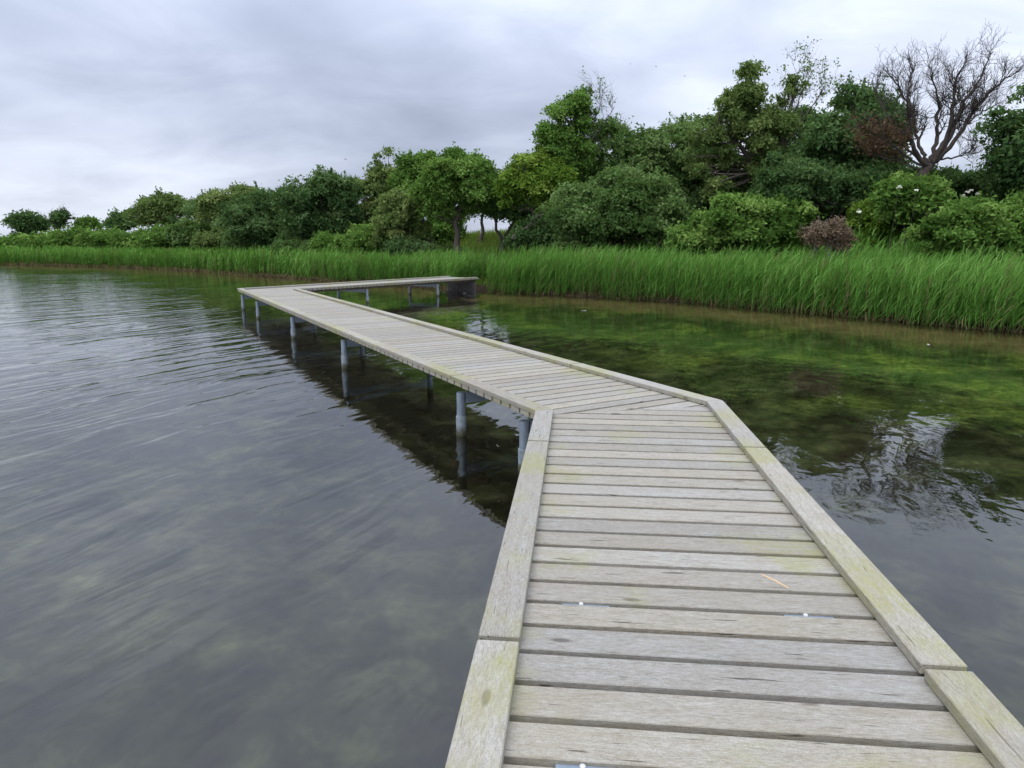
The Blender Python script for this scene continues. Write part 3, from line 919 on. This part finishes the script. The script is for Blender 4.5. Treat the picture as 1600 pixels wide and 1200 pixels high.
plant('leaning_tree', 'small tree leaning left over the bank with a slanted dark trunk', 'tree', 39.5,
      [(635, 330, 40, 32), (665, 312, 32, 24), (612, 345, 30, 22), (632, 372, 40, 20)], 676, 'olive', 19000, 0.075, 0.1, sub=54, subr=(0.22, 0.42), shoots=60, seed=22, tintvar=0.4,
      trunks=[([(679, 398), (672, 372), (662, 345), (655, 320)], 0.13), ([(676, 396), (658, 378), (636, 362)], 0.08)])
plant('poplar_tree', 'sparse topped olive tree behind the leaning tree', 'tree', 50.0,
      [(602, 270, 36, 30), (590, 310, 46, 34), (622, 300, 34, 34), (575, 340, 40, 26), (590, 358, 56, 24)], 600, 'olive', 18000, 0.095, 0.16, sub=54, subr=(0.22, 0.42), shoots=130, seed=23, tintvar=0.4, shell=2.4)
plant('poplar_tree', 'feathery topped green tree left of the round crowned one', 'tree', 48.0,
      [(655, 262, 26, 24), (672, 255, 20, 20), (648, 290, 36, 26)], 655, 'mid', 12000, 0.09, 0.15, sub=44, subr=(0.24, 0.44), shoots=130, seed=24, shell=2.4)
plant('hawthorn', 'dark domed tree standing highest on the left half of the bank', 'tree', 47.5,
      [(498, 318, 56, 52), (468, 310, 28, 34), (530, 320, 36, 44), (500, 365, 62, 26)], 500, 'dark', 28000, 0.092, 0.16, sub=62, subr=(0.24, 0.42), shoots=80, seed=25, tintvar=0.4)
plant('thorn_tree', 'dark thorn tree spreading down to the reeds left of the domed one', 'tree', 52.0,
      [(415, 345, 50, 44), (380, 355, 40, 36), (445, 352, 34, 40)], 415, 'dark', 24000, 0.092, 0.14, sub=56, subr=(0.24, 0.42), shoots=70, seed=26, tintvar=0.45)
plant('thorn_tree', 'olive thorn tree whose flat top shows behind the dark spreading one', 'tree', 60.0,
      [(365, 318, 46, 26), (335, 330, 28, 24), (400, 312, 34, 20)], 365, 'olive', 14000, 0.10, 0.14, sub=40, subr=(0.28, 0.5), shoots=90, seed=27, tintvar=0.4)
plant('umbrella_tree', 'wind shaped umbrella tree with pale branches showing under its crown', 'tree', 68.0,
      [(250, 325, 40, 22), (290, 328, 38, 18), (222, 340, 22, 16), (270, 345, 34, 16)], 258, 'olive', 13000, 0.105, 0.16, sub=44, subr=(0.3, 0.55), shoots=70, seed=28, bark=PALEBARK, flat=0.6,
      trunks=[([(262, 385), (254, 362), (240, 345), (226, 332)], 0.2), ([(264, 385), (262, 360), (256, 335)], 0.18), ([(300, 385), (296, 360), (294, 335)], 0.2)])
plant('thorn_tree', 'small flat topped thorn tree at the left end of the wood', 'tree', 74.0,
      [(192, 347, 24, 13), (205, 338, 14, 11)], 197, 'dark', 5000, 0.11, 0.14, sub=20, subr=(0.3, 0.55), shoots=30, seed=29, flat=0.6)
plant('small_tree', 'smallest lone round tree on the left skyline', 'tree', 80.0,
      [(137, 351, 17, 9)], 137, 'mid', 3000, 0.115, 0.13, sub=12, subr=(0.4, 0.7), shoots=16, seed=30)
plant('thorn_tree', 'thin see-through tree second from the left on the skyline', 'tree', 78.0,
      [(95, 338, 14, 8), (90, 348, 9, 7)], 88, 'dark', 2600, 0.105, 0.13, sub=16, subr=(0.3, 0.55), shoots=20, seed=31, shell=2.0,
      twig=bare([[(88, 372), (94, 352), (106, 336)], [(88, 372), (84, 350), (76, 334)], [(88, 372), (92, 350), (94, 332)]], 78.0, 0.14, 2, 9, 1.1))
plant('thorn_tree', 'dark spreading tree farthest left on the skyline', 'tree', 78.0,
      [(42, 350, 24, 15), (38, 342, 18, 11), (38, 368, 20, 8)], 44, 'dark', 8000, 0.115, 0.15, sub=28, subr=(0.3, 0.55), shoots=50, seed=32, flat=0.6)
# --- shrubs along the far left bank
LS = [(-30, 383, 34, 12, 66, 'low hedge shrub touching the left edge'), (22, 382, 34, 11, 64, 'low hedge shrub below the farthest left skyline tree'),
      (70, 379, 34, 13, 63, 'low hedge shrub below the see-through skyline tree'), (118, 376, 36, 15, 61, 'low hedge shrub below the smallest lone tree'),
      (165, 376, 34, 15, 59, 'low hedge shrub just left of the flat topped thorn tree'), (208, 378, 32, 15, 57, 'low hedge shrub under the left end of the wood')]
for i, (cx, cy, rx, ry, Y, lab) in enumerate(LS):
    Y += 10.5
    plant('hedge_shrub', 'yellow green ' + lab, 'shrub', Y, [(cx, cy, rx, ry), (cx + 10, cy + 6, rx, ry * 0.7)], cx, 'mid', 7000, 0.11, 0.06, sub=26, subr=(0.4, 0.7), shoots=40, seed=40 + i, tintvar=0.5, group='hedge shrubs on the far left bank')
plant('shrub', 'green shrub under the umbrella tree', 'shrub', 63.0, [(252, 374, 32, 18)], 252, 'mid', 7000, 0.10, 0.06, sub=24, subr=(0.3, 0.5), shoots=30, seed=50)
plant('shrub', 'taller rounded shrub between the umbrella tree and the dark thorn tree', 'shrub', 61.0, [(288, 366, 22, 24), (318, 372, 24, 20)], 292, 'blue', 9000, 0.098, 0.06, sub=28, subr=(0.28, 0.48), shoots=30, seed=51)
plant('shrub', 'brownish dark shrub at the foot of the spreading thorn tree', 'shrub', 57.5, [(342, 376, 30, 18)], 342, 'olive', 7000, 0.095, 0.06, sub=22, subr=(0.3, 0.5), shoots=30, seed=52)
BS = [(470, 390, 40, 14, 46, 'blue', 'dark green bramble at the foot of the domed tree'), (530, 384, 44, 18, 43.5, 'mid', 'green bramble mound left of the leaning tree'),
      (585, 376, 40, 22, 41.0, 'mid', 'higher green bramble mound touching the leaning tree'), (640, 396, 44, 20, 38.5, 'dark', 'dark bramble under the leaning trunk'),
      (700, 396, 20, 9, 38.5, 'blue', 'small leafy bramble at the foot of the straight trunk')]
for i, (cx, cy, rx, ry, Y, lf, lab) in enumerate(BS):
    plant('bramble', lab, 'shrub', Y, [(cx, cy, rx, ry), (cx, cy + ry * 0.6, rx, ry * 0.7)], cx, lf, 9000 if rx > 30 else 3000, 0.078, 0.05, sub=34, subr=(0.3, 0.55), shoots=60, seed=60 + i, tintvar=0.35)

# --- low growth closing the gaps under the trees
FS = [(835, 352, 44, 34, 43.0, 'mid', 'leafy thicket between the lime green tree and the round crowned one'), (690, 352, 36, 26, 46.0, 'mid', 'leafy thicket behind the slanted trunk'),
      (560, 352, 50, 34, 52.0, 'dark', 'dark thicket between the domed tree and the sparse topped one'), (900, 300, 60, 60, 40.0, 'mid', 'green thicket at the foot of the tree with bare twigs'),
      (1060, 250, 70, 62, 41.0, 'blue', 'green thicket closing the view between the hawthorn and the willow'), (1200, 320, 90, 46, 36.0, 'blue', 'green thicket at the foot of the willow stems'),
      (1240, 225, 50, 60, 39.0, 'dark', 'dark thicket between the willow and the dense dark tree'), (1425, 305, 46, 24, 24.6, 'mid', 'green bush hiding the foot of the dead tree'),
      (320, 345, 44, 34, 66.0, 'dark', 'dark thicket right of the umbrella tree'), (450, 350, 44, 34, 58.0, 'mid', 'green thicket between the thorn tree and the domed tree')]
for i, (cx, cy, rx, ry, Y, lf, lab) in enumerate(FS):
    plant('thicket', lab, 'shrub', Y, [(cx, cy, rx, ry), (cx, cy + ry * 0.7, rx * 1.1, ry * 0.8)], cx, lf, 9000, 0.088, 0.06, sub=34, subr=(0.24, 0.42), shoots=50, seed=80 + i, tintvar=0.4)

# --- cream flower heads on the right-hand shrubs
def flower_heads(pts, Y, name, label):
    rg = np.random.default_rng(77)
    c0 = at(pts[0][0], pts[0][1], Y)
    z0 = float(height(c0[0], c0[1])[0])
    B = np.array([c0[0], c0[1], z0])
    root = empty(name, B)
    tag(root, label, 'flower')
    gs_ = Geo()
    for p in pts:
        h = at(p[0], p[1], Y) - B
        gs_.tube(curve((h[0] * 0.8, 0, 0), h, 0.0, rg, 5), np.linspace(0.006, 0.003, 5), 4)
        g = Geo()
        k = 22
        rr = 0.065 * np.sqrt(rg.uniform(0, 1, k))
        th_ = rg.uniform(0, 6.28, k)
        P = h + np.stack([rr * np.cos(th_), rr * np.sin(th_), rg.normal(0, 0.02, k)], 1)
        add_leaves(g, P, unit(rg.normal(size=(k, 3)) * 0.5 + np.array([0, -0.7, 0.8])), 0.028 * rg.uniform(0.7, 1.3, k), rg.uniform(0, 1, k), rg, 0.9)
        link('flower_head', g.mesh('flower_head'), LEAF['white'], root)
    link('stem', gs_.mesh('flower_stem', True), BARK, root)


flower_heads([(1512, 300), (1505, 306), (1518, 297), (1528, 303)], 24.0, 'elder_flower', 'cream elder flower heads above the shrubs at the right')
flower_heads([(1342, 331), (1405, 292), (1432, 297)], 22.5, 'umbel_flower', 'cream umbel flowers dotted over the bright yellow green shrub')

# ------------------------------------------------------------------ reeds
def reed_bed(name, label, pts, s_rng, dens, h, seed, leaves=7, keep=None, width=1.0, group=None, tan=0.17, cat='reeds'):
    """reed stems with arching leaves in a strip inland of the shoreline points pts"""
    rg = np.random.default_rng(seed)
    pts = np.asarray(pts, float)
    seg = np.diff(pts, axis=0)
    sl = np.linalg.norm(seg, axis=1)
    n = int(sl.sum() * (s_rng[1] - s_rng[0]) * dens)
    j = rg.choice(len(seg), n, p=sl / sl.sum())
    tt = rg.uniform(0, 1, n)
    s = s_rng[0] + (s_rng[1] - s_rng[0]) * rg.uniform(0, 1, n) ** 1.25
    nrm = np.stack([-seg[:, 1], seg[:, 0]], 1) / sl[:, None]
    XY = pts[j] + seg[j] * tt[:, None]
    s = s + 0.22 * wob(XY[:, 0], XY[:, 1], 2.4, 3.0) + 0.22 * wob(XY[:, 0], XY[:, 1], 0.9, 5.0)
    XY = XY + nrm[j] * s[:, None]
    if keep is not None:
        XY = XY[keep(XY[:, 0], XY[:, 1])]
    n = len(XY)
    z = height(XY[:, 0], XY[:, 1])
    z = np.maximum(z, -0.25)
    B = np.stack([XY[:, 0], XY[:, 1], z - 0.03], 1)
    H = h * (0.88 + 0.10 * wob(XY[:, 0], XY[:, 1], 1.6, 9.0) + 0.09 * wob(XY[:, 0], XY[:, 1], 0.45, 2.5)) * rg.uniform(0.70, 1.10, n)
    wind = np.array([0.75, -0.25, 0])
    ln = rg.normal(size=(n, 3)) * np.array([0.10, 0.10, 0]) + wind * 0.10
    mid = B + np.stack([np.zeros(n), np.zeros(n), H * 0.5], 1) + ln * H[:, None] * 0.3
    top = B + np.stack([np.zeros(n), np.zeros(n), H * 0.93], 1) + ln * H[:, None]
    yaw = rg.uniform(0, math.pi, n)
    wv = np.stack([np.cos(yaw), np.sin(yaw), np.zeros(n)], 1) * 0.0055 * width
    g = Geo()
    low = B + (mid - B) * 0.13
    V = np.stack([B - wv, B + wv, low - wv, low + wv, mid - wv, mid + wv, top - wv * 0.4, top + wv * 0.4], 1).reshape(-1, 3)
    i0 = np.arange(n)[:, None] * 8
    Q = np.concatenate([i0 + np.array([0, 1, 3, 2]), i0 + np.array([2, 3, 5, 4]), i0 + np.array([4, 5, 7, 6])])
    straw = rg.uniform(0.0, 0.12, n)
    old = rg.uniform(0, 1, n) < 0.07
    mt_, tt_ = np.where(old, 0.06, 0.36), np.where(old, 0.03, 0.6)
    tn = np.stack([straw, straw, straw + 0.14, straw + 0.14, mt_, mt_, tt_, tt_], 1)
    g.add(V, quads=Q, tint=tn.ravel())
    stemvar = rg.normal(0, 0.12, n) + 0.17 * wob(XY[:, 0], XY[:, 1], 0.8, 2.0)
    for k in range(leaves):
        f = 0.06 + 0.94 * (k + rg.uniform(0, 1, n)) / leaves
        P = np.where((f < 0.5)[:, None], B + (mid - B) * (f * 2)[:, None], mid + (top - mid) * np.clip(f * 2 - 1, 0, 1)[:, None])
        az = rg.uniform(0, 2 * math.pi, n)
        d = np.stack([np.cos(az), np.sin(az), np.zeros(n)], 1) * 0.6 + wind * 0.5
        up_ = rg.uniform(0.8, 2.0, n) + 0.6 * f
        d = unit(d + np.stack([np.zeros(n), np.zeros(n), up_], 1))
        L = h * rg.uniform(0.16, 0.30, n) * (1.15 - 0.35 * f)
        side_ = unit(np.cross(d, rg.normal(size=(n, 3)))) * (0.0105 * width * rg.uniform(0.7, 1.2, n))[:, None]
        m1 = P + d * (L * 0.5)[:, None]
        tip = m1 + unit(d + wind * 0.35 - np.array([0, 0, 0.55]) * rg.uniform(0.0, 1, n)[:, None]) * (L * 0.55)[:, None]
        V = np.stack([P - side_ * 0.6, P + side_ * 0.6, m1 + side_, m1 - side_, tip], 1).reshape(-1, 3)
        i0 = np.arange(n)[:, None] * 5
        tl = 0.50 + 0.16 * f + stemvar + rg.normal(0, 0.11, n)
        dead = rg.uniform(0, 1, n) < 0.25 * np.clip(0.26 - f, 0, 1) / 0.2
        tl = np.where(dead | (old & (rg.uniform(0, 1, n) < 0.6)), rg.uniform(0.02, 0.16, n), np.clip(tl, 0.24, 1))
        g.add(V, quads=i0 + np.array([0, 1, 2, 3]), tris=i0 + np.array([3, 2, 4]), tint=np.repeat(tl, 5))
    o = link(name, g.mesh(name), LEAF['reed'])
    tag(o, label, cat, group, 'stuff')
    return o


gap = lambda x, y: ~((np.abs((x - C2[0]) * r_(A3)[0] + (y - C2[1]) * r_(A3)[1]) < 0.95) & (y < 33.5))
reed_bed('reed_bed', 'tall bright green reeds along the right-hand shore', [tuple(p) for p in SHORE[13:24]], (-0.25, 2.9), 128, 1.80, 5, 8, keep=gap, width=1.0)
reed_bed('reed_bed', 'bright green reeds along the far left shore', [(-80, 80)] + [tuple(p) for p in SHORE[3:10]], (0.0, 3.2), 36, 1.72, 6, 6, width=2.4)
reed_bed('reed_bed', 'green reeds behind the boardwalk, left of its landward end', [tuple(p) for p in SHORE[9:13]], (0.0, 3.0), 110, 1.62, 8, 7, keep=gap, width=1.3)
reed_bed('reed_clump', 'long leaved reeds standing among the shrubs at the right', [(9.6, 24.0), (11.2, 21.4), (13.2, 19.2), (16.5, 16.5)], (1.2, 5.2), 16, 1.75, 9, 8, width=1.9)

# dry broken stubble along the water's edge
rg = np.random.default_rng(31)
g = Geo()
pts = SHORE[3:24]
seg = np.diff(pts, axis=0)
sl = np.linalg.norm(seg, axis=1)
n = 5000
j = rg.choice(len(seg), n, p=sl / sl.sum())
XY = pts[j] + seg[j] * rg.uniform(0, 1, n)[:, None]
nrm = np.stack([-seg[:, 1], seg[:, 0]], 1) / sl[:, None]
s = rg.uniform(-0.28, 0.35, n) + 0.22 * wob(XY[:, 0], XY[:, 1], 2.4, 3.0) + 0.22 * wob(XY[:, 0], XY[:, 1], 0.9, 5.0)
XY = XY + nrm[j] * s[:, None]
XY_ok = gap(XY[:, 0], XY[:, 1])
XY = XY[XY_ok]
n = len(XY)
B = np.stack([XY[:, 0], XY[:, 1], np.maximum(height(XY[:, 0], XY[:, 1]), -0.1) - 0.02], 1)
d = unit(rg.normal(size=(n, 3)) * np.array([0.5, 0.5, 0.1]) + np.array([0, 0, 1.0]))
tip = B + d * rg.uniform(0.06, 0.30, n)[:, None]
wv = unit(np.cross(d, rg.normal(size=(n, 3)))) * (0.006 + 0.00012 * XY[:, 1])[:, None]
V = np.stack([B - wv, B + wv, tip + wv * 0.5, tip - wv * 0.5], 1).reshape(-1, 3)
g.add(V, quads=np.arange(n * 4).reshape(n, 4), tint=np.repeat(rg.uniform(0, 0.14, n), 4))
tag(link('reed_stubble', g.mesh('reed_stubble'), LEAF['reed']), 'straw coloured broken reed stubble along the waterline', 'reeds', None, 'stuff')


# ------------------------------------------------------------------ bank grass
def grass(name, label, box, n, h, seed, smin=2.4, smax=16, red=0.12):
    rg = np.random.default_rng(seed)
    X = rg.uniform(box[0], box[1], n * 3)
    Y = rg.uniform(box[2], box[3], n * 3)
    sd_ = shore_dist(np.stack([X, Y], 1))
    ok = (sd_ > smin) & (sd_ < smax)
    X, Y, sd_ = X[ok][:n], Y[ok][:n], sd_[ok][:n]
    n = len(X)
    B = np.stack([X, Y, height(X, Y, sd_) - 0.02], 1)
    L = h * rg.uniform(0.5, 1.15, n) * (0.75 + 0.35 * wob(X, Y, 1.1, 3.0))
    d = unit(rg.normal(size=(n, 3)) * np.array([0.3, 0.3, 0.05]) + np.array([0.12, -0.05, 1.0]))
    m1 = B + d * (L * 0.55)[:, None]
    tip = m1 + unit(d + rg.normal(size=(n, 3)) * 0.45 - np.array([0, 0, 0.25])) * (L * 0.5)[:, None]
    wv = unit(np.cross(d, rg.normal(size=(n, 3)))) * (0.011 * rg.uniform(0.6, 1.3, n))[:, None]
    V = np.stack([B - wv, B + wv, m1 + wv * 0.8, m1 - wv * 0.8, tip], 1).reshape(-1, 3)
    i0 = np.arange(n)[:, None] * 5
    patch = wob(X, Y, 0.7, 6.0)
    tl = np.clip(0.62 + 0.16 * patch + rg.normal(0, 0.14, n), 0.3, 1)
    tl = np.where(rg.uniform(0, 1, n) < red * (1 + patch), rg.uniform(0, 0.3, n), tl)
    g = Geo()
    g.add(V, quads=i0 + np.array([0, 1, 2, 3]), tris=i0 + np.array([3, 2, 4]), tint=np.repeat(tl, 5))
    tag(link(name, g.mesh(name), LEAF['grass']), label, 'grass', None, 'stuff')


grass('bank_grass', 'long green and reddish grass on the bank behind the boardwalk end', (-14, 6, 32, 50), 32000, 0.62, 15, 0.3, 15, 0.16)
grass('slope_grass', 'rough grass between the shrubs on the right-hand slope', (2, 24, 12, 40), 8000, 0.55, 16, 2.6, 12, 0.06)
grass('meadow_grass', 'rough grass between the shrubs on the far left bank', (-75, -12, 42, 90), 15000, 0.6, 17, 3.0, 14, 0.06)

# ------------------------------------------------------------------ litter afloat and birds
for i, (px, py, lab) in enumerate([(912, 486, 'pale feather floating near the reeds behind the boardwalk'), (1452, 540, 'pale reed scrap floating off the right-hand reeds'),
                                   (779, 699, 'pale scrap floating in the dark reflection left of the bend')]):
    d = ray(px, py)
    q = np.array([0, 0, CAMZ]) + d * (CAMZ / -d[2])
    L = 0.04 if i == 2 else 0.11
    g = Geo()
    tt = np.linspace(-1, 1, 7)
    wd_ = 0.28 * (1 - tt ** 2) + 0.02
    V = np.concatenate([np.stack([tt * L, wd_ * L, 0.012 + 0.02 * tt ** 2], 1), np.stack([tt * L, -wd_ * L, 0.008 + 0.02 * tt ** 2], 1)])
    g.add(V, quads=[(k, k + 1, k + 8, k + 7) for k in range(6)])
    tag(link('floating_scrap', g.mesh('floating_scrap'), PALEBIT, None, q, 0.3 + i), lab, 'litter')


def bird(px, py, Y, span, bank, label):
    p = at(px, py, Y)
    root = empty('bird', p)
    root.rotation_euler = (0.1, bank, 0.6 + bank)
    tag(root, label, 'bird', 'birds in the sky')
    g = Geo()
    xs = np.array([-0.5, -0.42, -0.25, 0.0, 0.2, 0.34, 0.42]) * span * 0.55
    g.tube(np.stack([np.zeros(7), xs, np.zeros(7)], 1), np.array([0.002, 0.03, 0.055, 0.075, 0.055, 0.045, 0.005]) * span, 8)
    link('body', g.mesh('bird_body', True), FEATHER, root)
    for s in (-1, 1):
        g = Geo()
        V = [(0, 0.10, 0.02), (0, -0.06, 0.02), (s * 0.25, 0.10, 0.12), (s * 0.25, -0.05, 0.12), (s * 0.5, -0.02, 0.06), (s * 0.5, -0.06, 0.06)]
        g.add(np.array(V) * span, quads=[(0, 1, 3, 2), (2, 3, 5, 4)])
        link('wing', g.mesh('wing'), FEATHER, root)


bird(540, 249, 60.0, 0.42, 0.3, 'dark bird flying above the trees on the left')
bird(985, 100, 70.0, 0.3, -0.2, 'tiny bird highest in the group above the hawthorn')
bird(1025, 104, 74.0, 0.3, 0.4, 'tiny bird in the middle of the group above the hawthorn')
bird(1070, 119, 70.0, 0.34, 0.1, 'tiny bird lowest at the right of the group above the hawthorn')
